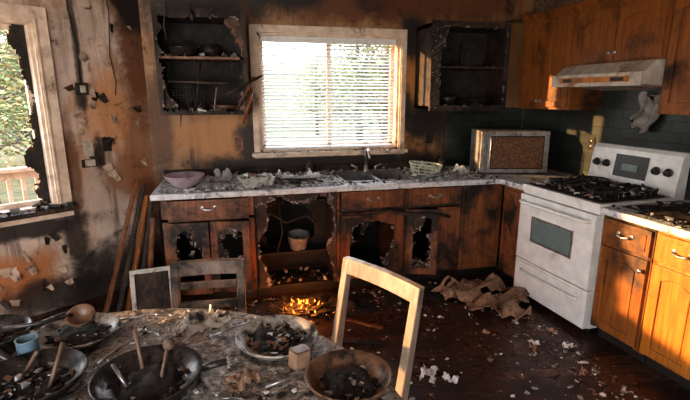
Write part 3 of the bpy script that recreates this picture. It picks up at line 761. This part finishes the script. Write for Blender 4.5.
for k, (hz, sc) in enumerate(((0,.78),(.03,.86),(.06,.93),(.085,1.0))):
    pts = [(.14*sc*math.copysign(abs(math.cos(a))**.6, math.cos(a)), .10*sc*math.copysign(abs(math.sin(a))**.6, math.sin(a)), hz+.012) for a in [i*2*math.pi/28 for i in range(29)]]
    b.tube(pts, .008 if k == 3 else .005, m_mint, 6)
for i in range(24):
    a = i*2*math.pi/24; c = math.copysign(abs(math.cos(a))**.6, math.cos(a)); s_ = math.copysign(abs(math.sin(a))**.6, math.sin(a))
    b.tube([(.14*.78*c,.10*.78*s_,.012),(.14*c,.10*s_,.097)], .004, m_mint, 5)
b.box(-.10,.10,-.07,.07,.008,.014,m_mint); b.chips(25, lambda: (R.uniform(-.08,.08),R.uniform(-.05,.05),.016), .02, .06, [m_white2,m_grey2,m_blk2], .8); b.done()
b = B('burnt_jar'); b.lathe([(.03,0),(.035,.02),(.035,.08),(.02,.095),(.02,.11),(.024,.12)], (.62,3.95,.91), m_pan, 20); b.done()
b = B('burnt_jar'); b.lathe([(.03,0),(.035,.02),(.035,.09),(.02,.105),(.02,.12)], (1.90,3.95,.91), m_pan, 20); b.done()
b = B('scrap_board'); b.box(-.16,.16,-.05,.05,0,.015,m_charw,Matrix.Translation((.45,3.55,.945)) @ Matrix.Rotation(.3,4,'Z') @ Matrix.Rotation(.08,4,'Y')); b.done()
b = B('warped_cabinet_rail')
b.tube([(.78,3.335,.665),(1.0,3.33,.66),(1.15,3.32,.70),(1.33,3.325,.655),(1.55,3.29,.66),(1.68,3.29,.62)], .013, m_charw, 8)
b.done()
b = B('melted_pail'); b.lathe([(.07,0),(.08,.05),(.095,.13),(.10,.14),(.08,.135),(.07,.03),(.01,.02)], (.47,3.68,.316), m_pail, 28, Matrix.Rotation(.2,3,'X'), .2); b.done()

# ------------------------------------------------------------------ left corner junk
def board(b, p0, p1, w, t, m, twist=0):
    p0, p1 = Vector(p0), Vector(p1); z = (p1-p0); L = z.length
    q = z.to_track_quat('Z','X').to_matrix().to_4x4()
    b.box(-w/2, w/2, -t/2, t/2, 0, L, m, Matrix.Translation(p0) @ q @ Matrix.Rotation(twist,4,'Z'))
b = B('leaning_planks')
for i, (xa, ya, xb, yb, zb, m) in enumerate([(-1.02,3.42,-.80,3.86,.93,m_oakb),(-.93,3.40,-.74,3.80,.90,m_charw),(-.86,3.36,-.70,3.68,.84,m_oak),(-.79,3.36,-.665,3.62,.80,m_charw),(-.72,3.34,-.64,3.5,.70,m_oakb)]):
    board(b, (xa,ya,.01), (xb,yb,zb), .085, .018, m, .9)
b.done(.002)
b = B('broken_picture_frame', Matrix.Translation((-.62,3.12,.015)) @ Matrix.Rotation(.15,4,'Z') @ Matrix.Rotation(-.25,4,'X'))
for (a,c,e,g) in ((-.14,.14,0,.03),(-.14,.14,.38,.41),(-.14,-.11,.03,.38),(.11,.14,.03,.38)): b.box(a,c,-.012,.012,e,g,m_plast)
b.box(-.11,.11,.002,.008,.03,.38,m_charw); b.done(.003)
b = B('broken_drawer', Matrix.Translation((-.42,2.98,.0)) @ Matrix.Rotation(-.2,4,'Z'))
b.box(-.16,.16,-.15,-.135,0,.14,m_oakb); b.box(-.15,.15,.135,.15,0,.12,m_charw); b.box(-.16,-.145,-.135,.135,0,.12,m_charw); b.box(.145,.16,-.135,.135,0,.12,m_charw); b.box(-.145,.145,-.135,.135,.005,.015,m_char)
b.done(.002)

# ------------------------------------------------------------------ fire
FX = .41
b = B('fire')
for i in range(32):
    x = R.gauss(FX,.11); y = R.uniform(3.06,3.26); h = max(R.uniform(.010,.05)*(1.25-abs(x-FX)*3.5), .010); r = h*R.uniform(.16,.30); lean = R.uniform(-.5,.5)*h
    b.tube([(x,y,.012),(x+lean*.1,y,.012+h*.25),(x+lean*.5,y,.012+h*.6),(x+lean,y,.012+h)], [r*.8,r,r*.45,.0006], m_flame, 8)
for i in range(110):
    b.chip((R.gauss(FX,.14), R.uniform(3.00,3.32), .006+R.random()*.012), R.uniform(.005,.020), m_ember)
b.chips(260, lambda: (R.gauss(FX,.18), R.uniform(2.96,3.34), .006+R.random()*.018), .015, .06, [m_blk2,m_char], .9)
for i in range(20):
    x, y, a = R.gauss(FX,.15), R.uniform(3.0,3.30), R.uniform(-.6,.6)
    b.tube([(x-.08*math.cos(a),y-.08*math.sin(a),.014),(x+.08*math.cos(a),y+.08*math.sin(a),.035)], .011, m_char, 7)
b.done()
L = bpy.data.lights.new('fire_light','POINT'); L.energy = 7; L.color = (1,.30,.06); L.shadow_soft_size = .08
o = bpy.data.objects.new('fire_light', L); o.location = (FX,3.12,.14); bpy.context.collection.objects.link(o)

# ------------------------------------------------------------------ floor debris
b = B('floor_debris')
def fn():
    r = R.random()
    if r < .42: x, y = R.uniform(-.5,2.1), 3.40-abs(R.gauss(0,.15))
    elif r < .60: x, y = 2.08-abs(R.gauss(0,.18)), R.uniform(1.5,3.3)
    else: x, y = R.uniform(-.6,2.15), R.uniform(1.2,3.35)
    if y > 3.42 or x > 2.16: return None
    return (x, y, .001)
b.chips(5200, fn, .003, .034, [m_blk2]*6+[m_grey2]*4+[m_white2]*3+[m_brn2]*3, .4)
b.mound(-.1, 1.0, 2.98, 3.44, .001, .05, m_char, 60, 2.2, .12)
b.mound(1.1, 2.1, 3.05, 3.44, .001, .05, m_char, 50, 6.2, .12)
b.done()
b = B('cardboard_sheets')
b.sheet((1.90,2.86,.0), .44, .40, m_paper, .10, 16, 1.3, -.5, -.2)
b.sheet((1.84,3.12,.0), .52, .28, m_paper, .12, 14, 7.7, .25, -.2)
b.sheet((1.66,3.14,.0), .26, .20, m_paper, .07, 10, 3.9, .1, -.1)
b.done(solid=.003)
b = B('paper_scraps')
for (x, y, s_, sd) in ((1.02,2.15,.15,1),(1.12,2.08,.09,2),(1.78,2.25,.07,4),(1.84,2.30,.05,5),(2.02,2.22,.06,6),(1.9,1.95,.05,7),(2.06,2.42,.07,8),(1.6,2.5,.05,9),(1.45,2.2,.04,10)):
    b.sheet((x,y,.002), s_, s_*.6, R.choice([m_white2,m_white2,m_paper]), .03, 8, sd*3.1, sd)
b.done(solid=.002)
b = B('floor_stick'); b.box(-.20,.20,-.02,.02,0,.012,m_charw,Matrix.Translation((.68,2.62,.002)) @ Matrix.Rotation(-.35,4,'Z'))
b.box(-.14,.14,-.015,.015,0,.012,m_oakb,Matrix.Translation((.82,2.82,.002)) @ Matrix.Rotation(-.7,4,'Z')); b.done(.002)

# ------------------------------------------------------------------ table
TC = (-.47,.93); TR = .91
b = B('round_dining_table', Matrix.Translation((TC[0],TC[1],0)))
b.lathe([(.02,.72),(TR-.03,.72),(TR-.008,.728),(TR,.738),(TR-.004,.748),(TR-.02,.75),(.5,.75),(.01,.75)], (0,0,0), m_table, 96)
b.lathe([(TR-.12,.65),(TR-.10,.65),(TR-.10,.72),(TR-.12,.72)], (0,0,0), m_tedge, 64)
b.lathe([(.10,.15),(.07,.2),(.05,.30),(.085,.42),(.06,.55),(.09,.70),(.25,.71),(.25,.72)], (0,0,0), m_tedge, 32)
for a in range(4):
    q = a*math.pi/2+.6; c, s_ = math.cos(q), math.sin(q)
    b.tube([(.05*c,.05*s_,.20),(.2*c,.2*s_,.17),(.38*c,.38*s_,.09),(.52*c,.52*s_,.03)], [.045,.04,.032,.028], m_tedge, 10)
b.done()
TZ = .7505
b = B('table_debris')
items = [(-.83,1.60,.12),(-.58,1.63,.14),(.10,1.42,.14),(.28,1.12,.13),(-.62,1.34,.15),(-.285,1.26,.155),(-1.0,1.40,.12)]
def inside(x, y):
    if math.hypot(x-TC[0], y-TC[1]) > TR-.03: return False
    return all(math.hypot(x-ix,y-iy) > ir*.85 for ix,iy,ir in items)
b.mound(-1.3, .42, .5, 1.82, TZ, .026, m_table, 170, 4.4, .14, inside)
def fn():
    a = R.uniform(0,6.283); r = TR*math.sqrt(R.random())*.97
    x, y = TC[0]+r*math.cos(a), TC[1]+r*math.sin(a)
    return (x,y,TZ+.002) if inside(x,y) else None
b.chips(5400, fn, .003, .022, [m_blk2]*5+[m_grey2]*4+[m_white2]*4+[m_brn2]*3, .6)
b.done()
def dish(name, x, y, z, r, h, m, tilt=0, ta=0, fill=True, seed=0, rim=.006):
    b = B(name, Matrix.Translation((x,y,z)) @ Matrix.Rotation(tilt,4,Vector((math.cos(ta),math.sin(ta),0))))
    b.lathe([(r*.55,0),(r*.6,.003),(r*.85,h*.45),(r*.97,h),(r,h+rim*.4),(r-rim,h+rim),(r*.82,h*.5+rim),(r*.5,.008),(.005,.008)], (0,0,0), m, 44)
    if fill:
        def fn():
            a = R.uniform(0,6.283); q = r*.72*math.sqrt(R.random()); return (q*math.cos(a), q*math.sin(a), .012+h*.45*R.random()*(1-q/r))
        b.mound(-r*.62, r*.62, -r*.62, r*.62, .010, h*.7, m_char, 22, seed, .0)
        b.chips(280, fn, .006, .028, [m_blk2]*6+[m_brn2]*2+[m_grey2]*2+[m_white2,m_terra], .8)
    return b
dish('dinner_plate', .10, 1.42, TZ+.01, .142, .035, m_china, .03, 1, True, 1.5).done()
dish('soup_bowl', .28, 1.12, TZ+.008, .128, .055, m_terra, 0, 0, True, 2.5).done()
b = dish('frying_pan', -.62, 1.34, TZ+.008, .150, .045, m_pan, 0, 0, True, 3.5)
b.tube([(-.10,.11,.045),(-.18,.18,.06),(-.26,.25,.07)], [.010,.012,.014], m_pan, 10); b.done()
b = dish('cooking_pot', -.285, 1.26, TZ+.008, .155, .055, m_pan, 0, 0, True, 4.5)
b.tube([(.03,-.02,.02),(.055,.03,.12)], .005, m_chaird, 8)
b.lathe([(.004,-.002),(.016,.0),(.018,.006),(.006,.012)], (.058,.036,.12), m_chaird, 14, Matrix.Rotation(.9,3,'X'))
b.tube([(-.02,.04,.02),(-.045,.09,.15)], .006, m_chaird, 8); b.tube([(-.05,-.02,.02),(-.10,.03,.08)], .006, m_steel, 8)
b.tube([(.15,.0,.05),(.22,.01,.055)], .011, m_pan, 8)
b.done()
b = dish('saucepan', -.83, 1.60, TZ+.008, .115, .075, m_pan, .04, 1, True, 5.5)
b.tube([(.10,.02,.065),(.18,.06,.08),(.25,.10,.085)], [.009,.010,.012], m_pan, 10); b.done()
dish('dinner_plate', -.58, 1.63, TZ+.008, .135, .030, m_china, .04, 2, True, 6.5).done()
dish('dinner_plate', -1.0, 1.40, TZ+.008, .13, .03, m_china, 0, 0, True, 7.5).done()
b = B('ladle'); b.lathe([(.004,0),(.03,.008),(.045,.03),(.047,.045),(.042,.045),(.027,.015),(.004,.008)], (-.57,1.66,TZ+.055), m_terra, 24, Matrix.Rotation(.5,3,'X'))
b.tube([(-.60,1.65,TZ+.09),(-.68,1.60,TZ+.095),(-.78,1.57,TZ+.10)], .007, m_pan, 8); b.done()
b = B('tin_can'); b.lathe([(.030,0),(.032,.003),(.031,.006),(.031,.075),(.033,.08),(.029,.08),(.028,.01),(.003,.008)], (-.69,1.51,TZ+.008), m_blue, 26); b.done()
b = B('spice_box', Matrix.Translation((.155,1.275,TZ+.010)) @ Matrix.Rotation(.5,4,'Z') @ Matrix.Rotation(.1,4,'Y')); b.box(-.028,.028,-.022,.022,0,.055,m_paper); b.box(-.029,.029,-.023,.023,.055,.060,m_terra); b.done(.003)
b = B('crumpled_napkin'); b.sheet((-.16,1.62,TZ+.004), .16, .13, m_china, .04, 12, 2.2, .6, -.1); b.sheet((-.02,1.22,TZ+.004), .10, .08, m_paper, .03, 10, 5.2, .2, -.1); b.done(solid=.002)
b = B('cutlery')
for (x, y, a, l) in ((-.05,1.55,.5,.09),(-.30,1.55,2.2,.08),(-.42,1.50,1.0,.09),(.0,1.12,2.6,.09),(.12,1.20,.3,.08),(-.45,1.15,.8,.08),(-.40,1.72,.1,.09)):
    c, s_ = math.cos(a), math.sin(a)
    b.tube([(x-l*c,y-l*s_,TZ+.020),(x,y,TZ+.024),(x+l*c*.7,y+l*s_*.7,TZ+.020)], [.005,.003,.003], m_steel, 7)
    T = Matrix.Rotation(a,3,'Z') @ Matrix.Diagonal((1.6,1,1))
    b.lathe([(.002,0),(.010,.002),(.014,.006),(.011,.007),(.003,.003)], (x+l*c*.9,y+l*s_*.9,TZ+.018), m_steel, 16, T)
b.done()
b = B('wooden_spoon_handle')
for (p, q) in (((-.56,1.30,TZ+.03),(-.53,1.36,TZ+.14)),((-.66,1.40,TZ+.03),(-.60,1.36,TZ+.12))): b.tube([p,q], .006, m_chaird, 7)
b.done()

# ------------------------------------------------------------------ chairs
def chair(name, cx, cy, ang, w, h, m, slats):
    M = Matrix.Translation((cx,cy,0)) @ Matrix.Rotation(ang,4,'Z')
    b = B(name, M); hw = w/2; t = .019
    def post(x):
        pts = [(-.045,0),(-.09,.45),(-.085,.47),(0,h),(.028,h),(-.045,.45),(-.005,0)]
        b.prism_yz([(p[0],p[1]) for p in pts], x-t, x+t, m)
    post(-hw+t); post(hw-t)
    def yb(z): return -.085+(z-.45)/(h-.45)*.085
    n = 8; P = []
    for i in range(n+1):
        u = i/n; x = -hw+u*w; cv = .018*math.sin(math.pi*u)
        y0 = yb(h-.065)+cv; y1 = yb(h)+cv
        P += [(x,y0-.002,h-.062),(x,y0+.024,h-.062),(x,y1+.030,h+.004),(x,y1-.002,h+.004)]
    F = [(i*4+k, i*4+(k+1)%4, (i+1)*4+(k+1)%4, (i+1)*4+k) for i in range(n) for k in range(4)]+[(0,1,2,3),(n*4+3,n*4+2,n*4+1,n*4)]
    b.faces(P, F, m)
    for z in slats: b.box(-hw+2*t, hw-2*t, yb(z), yb(z)+.018, z, z+.035, m)
    b.box(-hw-.005, hw+.005, -.50, -.075, .43, .455, m)
    b.box(-hw+.03, hw-.03, -.46, -.44, .36, .43, m); b.box(-hw+.03,-hw+.05,-.44,-.09,.36,.43,m); b.box(hw-.05,hw-.03,-.44,-.09,.36,.43,m)
    for x in (-hw+.035, hw-.035):
        b.tube([(x,-.455,.43),(x,-.465,.2),(x,-.47,0)], [.021,.019,.014], m, 10)
        b.tube([(x,-.465,.18),(x,-.065,.18)], .010, m, 8)
    b.tube([(-hw+.035,-.27,.18),(hw-.035,-.27,.18)], .010, m, 8)
    return b.done(.004)
ax = math.atan2(1.435-1.83, .63-.43)
chair('dining_chair', .53, 1.632, ax, .44, .90, m_chair, [])
chair('dining_chair', -.165, 2.10, -.08, .34, .83, m_chaird, [.62,.71])

# ------------------------------------------------------------------ outdoors
b = B('ground'); b.prism([(-70,1),(70,1),(70,29),(-70,29)], -.75, -.70, m_grass)
P = []; nx, ny = 60, 14
for j in range(ny+1):
    for i in range(nx+1):
        x = -60+120*i/nx; y = 28+40*j/ny
        P.append((x, y, -.72+7.5*math.sin(min(1,j/ny*1.2)*1.57)*(.8+.5*noise.noise(Vector((x*.06,y*.06,0))))))
b.faces(P, [(j*(nx+1)+i, j*(nx+1)+i+1, (j+1)*(nx+1)+i+1, (j+1)*(nx+1)+i) for j in range(ny) for i in range(nx)], m_grass, True); b.done(origin=False)
b = B('deck', ML)
for i in range(12): b.box(-4.5, 1.2, .17+.145*i, .31+.145*i, -.14, -.10, m_deck)
for x in (-4.3,-1.9,.9):
    for y in (.25,1.7): b.box(x,x+.09,y,y+.09,-.70,-.14,m_deck)
b.done()
b = B('deck_railing', ML)
b.box(-4.5, 1.2, 1.72, 1.86, .84, .875, m_deck); b.box(-4.5, 1.2, 1.77, 1.81, .76, .84, m_deck); b.box(-4.5, 1.2, 1.77, 1.81, -.02, .06, m_deck)
x = -4.45
while x < 1.2: b.box(x, x+.035, 1.775, 1.81, .06, .76, m_deck); x += .125
for x in (-4.5,-2.9,-1.3,.3): b.box(x, x+.09, 1.75, 1.84, -.10, .84, m_deck)
b.done()
def tree_mesh(seed, h, leafm, dens):
    r = random.Random(seed); b = B('tree_src')
    pts = [(0,0,0),(r.uniform(-.1,.1),r.uniform(-.1,.1),h*.35),(r.uniform(-.3,.3),r.uniform(-.3,.3),h*.7),(r.uniform(-.3,.3),0,h)]
    b.tube(pts, [h*.022,h*.016,h*.010,h*.003], m_bark, 8)
    ends = []
    for i in range(22):
        z = h*r.uniform(.15,.92); a = r.uniform(0,6.28); l = h*.30*(1.15-z/h)
        e = (l*math.cos(a), l*math.sin(a), z+l*.6); ends.append(e)
        b.tube([(0,0,z),(e[0]*.5,e[1]*.5,z+l*.2),e], [h*.007,h*.005,h*.002], m_bark, 5)
        for k in range(3):
            b.tube([e,(e[0]*1.2+r.uniform(-.3,.3),e[1]*1.2+r.uniform(-.3,.3),e[2]+r.uniform(.1,.5))], [h*.002,h*.001], m_bark, 4)
    for e in ends:
        for _ in range(dens):
            c = Vector(e)*r.uniform(.6,1.08)+Vector((r.gauss(0,.085*h),r.gauss(0,.085*h),r.gauss(0,.07*h)))
            s_ = r.uniform(.03,.065)
            T = Matrix.Rotation(r.uniform(0,6.28),3,'Z') @ Matrix.Rotation(r.uniform(-1.4,1.4),3,'X')
            b.faces([c+T@Vector(p) for p in ((-s_,0,0),(0,-s_*.6,0),(s_,0,0),(0,s_*.6,0))], [(0,1,2,3)], r.choice(leafm))
    me = bpy.data.meshes.new('tree'); b.bm.to_mesh(me); b.bm.free()
    for m in b.mats: me.materials.append(m)
    return me
meshes = [tree_mesh(1,6,[m_leafA,m_leafB],240), tree_mesh(2,7,[m_leafB,m_leafC],120), tree_mesh(3,5,[m_leafA,m_leafB,m_leafC],200)]
spots = [(-5.2,11,1),(-7.4,13,1),(-3.4,10.5,2),(-9.5,17,0),(-6.5,18,2),(-3.8,17,1),(-11,21,2),(-8,22,0),(-5,23,0),(-13.5,24,1),(-4.4,14,0),(-8.4,15,0),(-6,15.5,2),(-10.5,14.5,0),
         (-2.4,20,0),(5.6,14.5,2),(5.0,18,1),(7.0,17,0),(4.6,26,2),(8.5,22,1),(6.5,24,0),(10.5,24,2),(-1.5,27,0),(4.4,13,0),(12,22,0),(9,27,0)]
for (x, y, k) in spots:
    o = bpy.data.objects.new('tree', meshes[k]); bpy.context.collection.objects.link(o)
    o.location = (x, y, -.70); o.rotation_euler = (0,0,R.uniform(0,6.28)); s_ = R.uniform(.85,1.25); o.scale = (s_,s_,s_)

# ------------------------------------------------------------------ light
w = bpy.data.worlds.new('sky'); bpy.context.scene.world = w; w.use_nodes = True
nt = w.node_tree; bg = nt.nodes['Background']
g = coords(nt, 'Generated'); sp = nt.nodes.new('ShaderNodeSeparateXYZ'); S(nt, sp.inputs[0], g)
S(nt, bg.inputs[0], ramp(nt, sp.outputs[2], [(.0,(1.0,.93,.85)),(.25,(.92,.95,1.0)),(1.0,(.62,.77,1.0))]))
bg.inputs[1].default_value = 5.0
sd = Vector((1,-.42,-.15)).normalized()
L = bpy.data.lights.new('sun','SUN'); L.energy = 9; L.color = (1,.56,.22); L.angle = math.radians(1.0)
o = bpy.data.objects.new('sun', L); o.rotation_euler = sd.to_track_quat('-Z','Y').to_euler(); bpy.context.collection.objects.link(o); o.location = (-6,6,4)

# ------------------------------------------------------------------ camera
a, p = math.radians(13.5), math.radians(13.1)
Fv = Vector((math.cos(p)*math.sin(a), math.cos(p)*math.cos(a), -math.sin(p)))
Rv = Vector((math.cos(a), -math.sin(a), 0)); Uv = Rv.cross(Fv)
cam = bpy.data.cameras.new('camera'); cam.sensor_width = 36; cam.lens = 450/690*36; cam.clip_start = .05
co = bpy.data.objects.new('camera', cam); bpy.context.collection.objects.link(co)
mt = Matrix((Rv, Uv, -Fv)).transposed().to_4x4(); mt.translation = (0,0,1.6); co.matrix_world = mt
bpy.context.scene.camera = co
sc = bpy.context.scene
sc.view_settings.view_transform = 'Standard'
try: sc.view_settings.look = 'Medium High Contrast'
except Exception as e: print('look', e)
sc.view_settings.exposure = .5
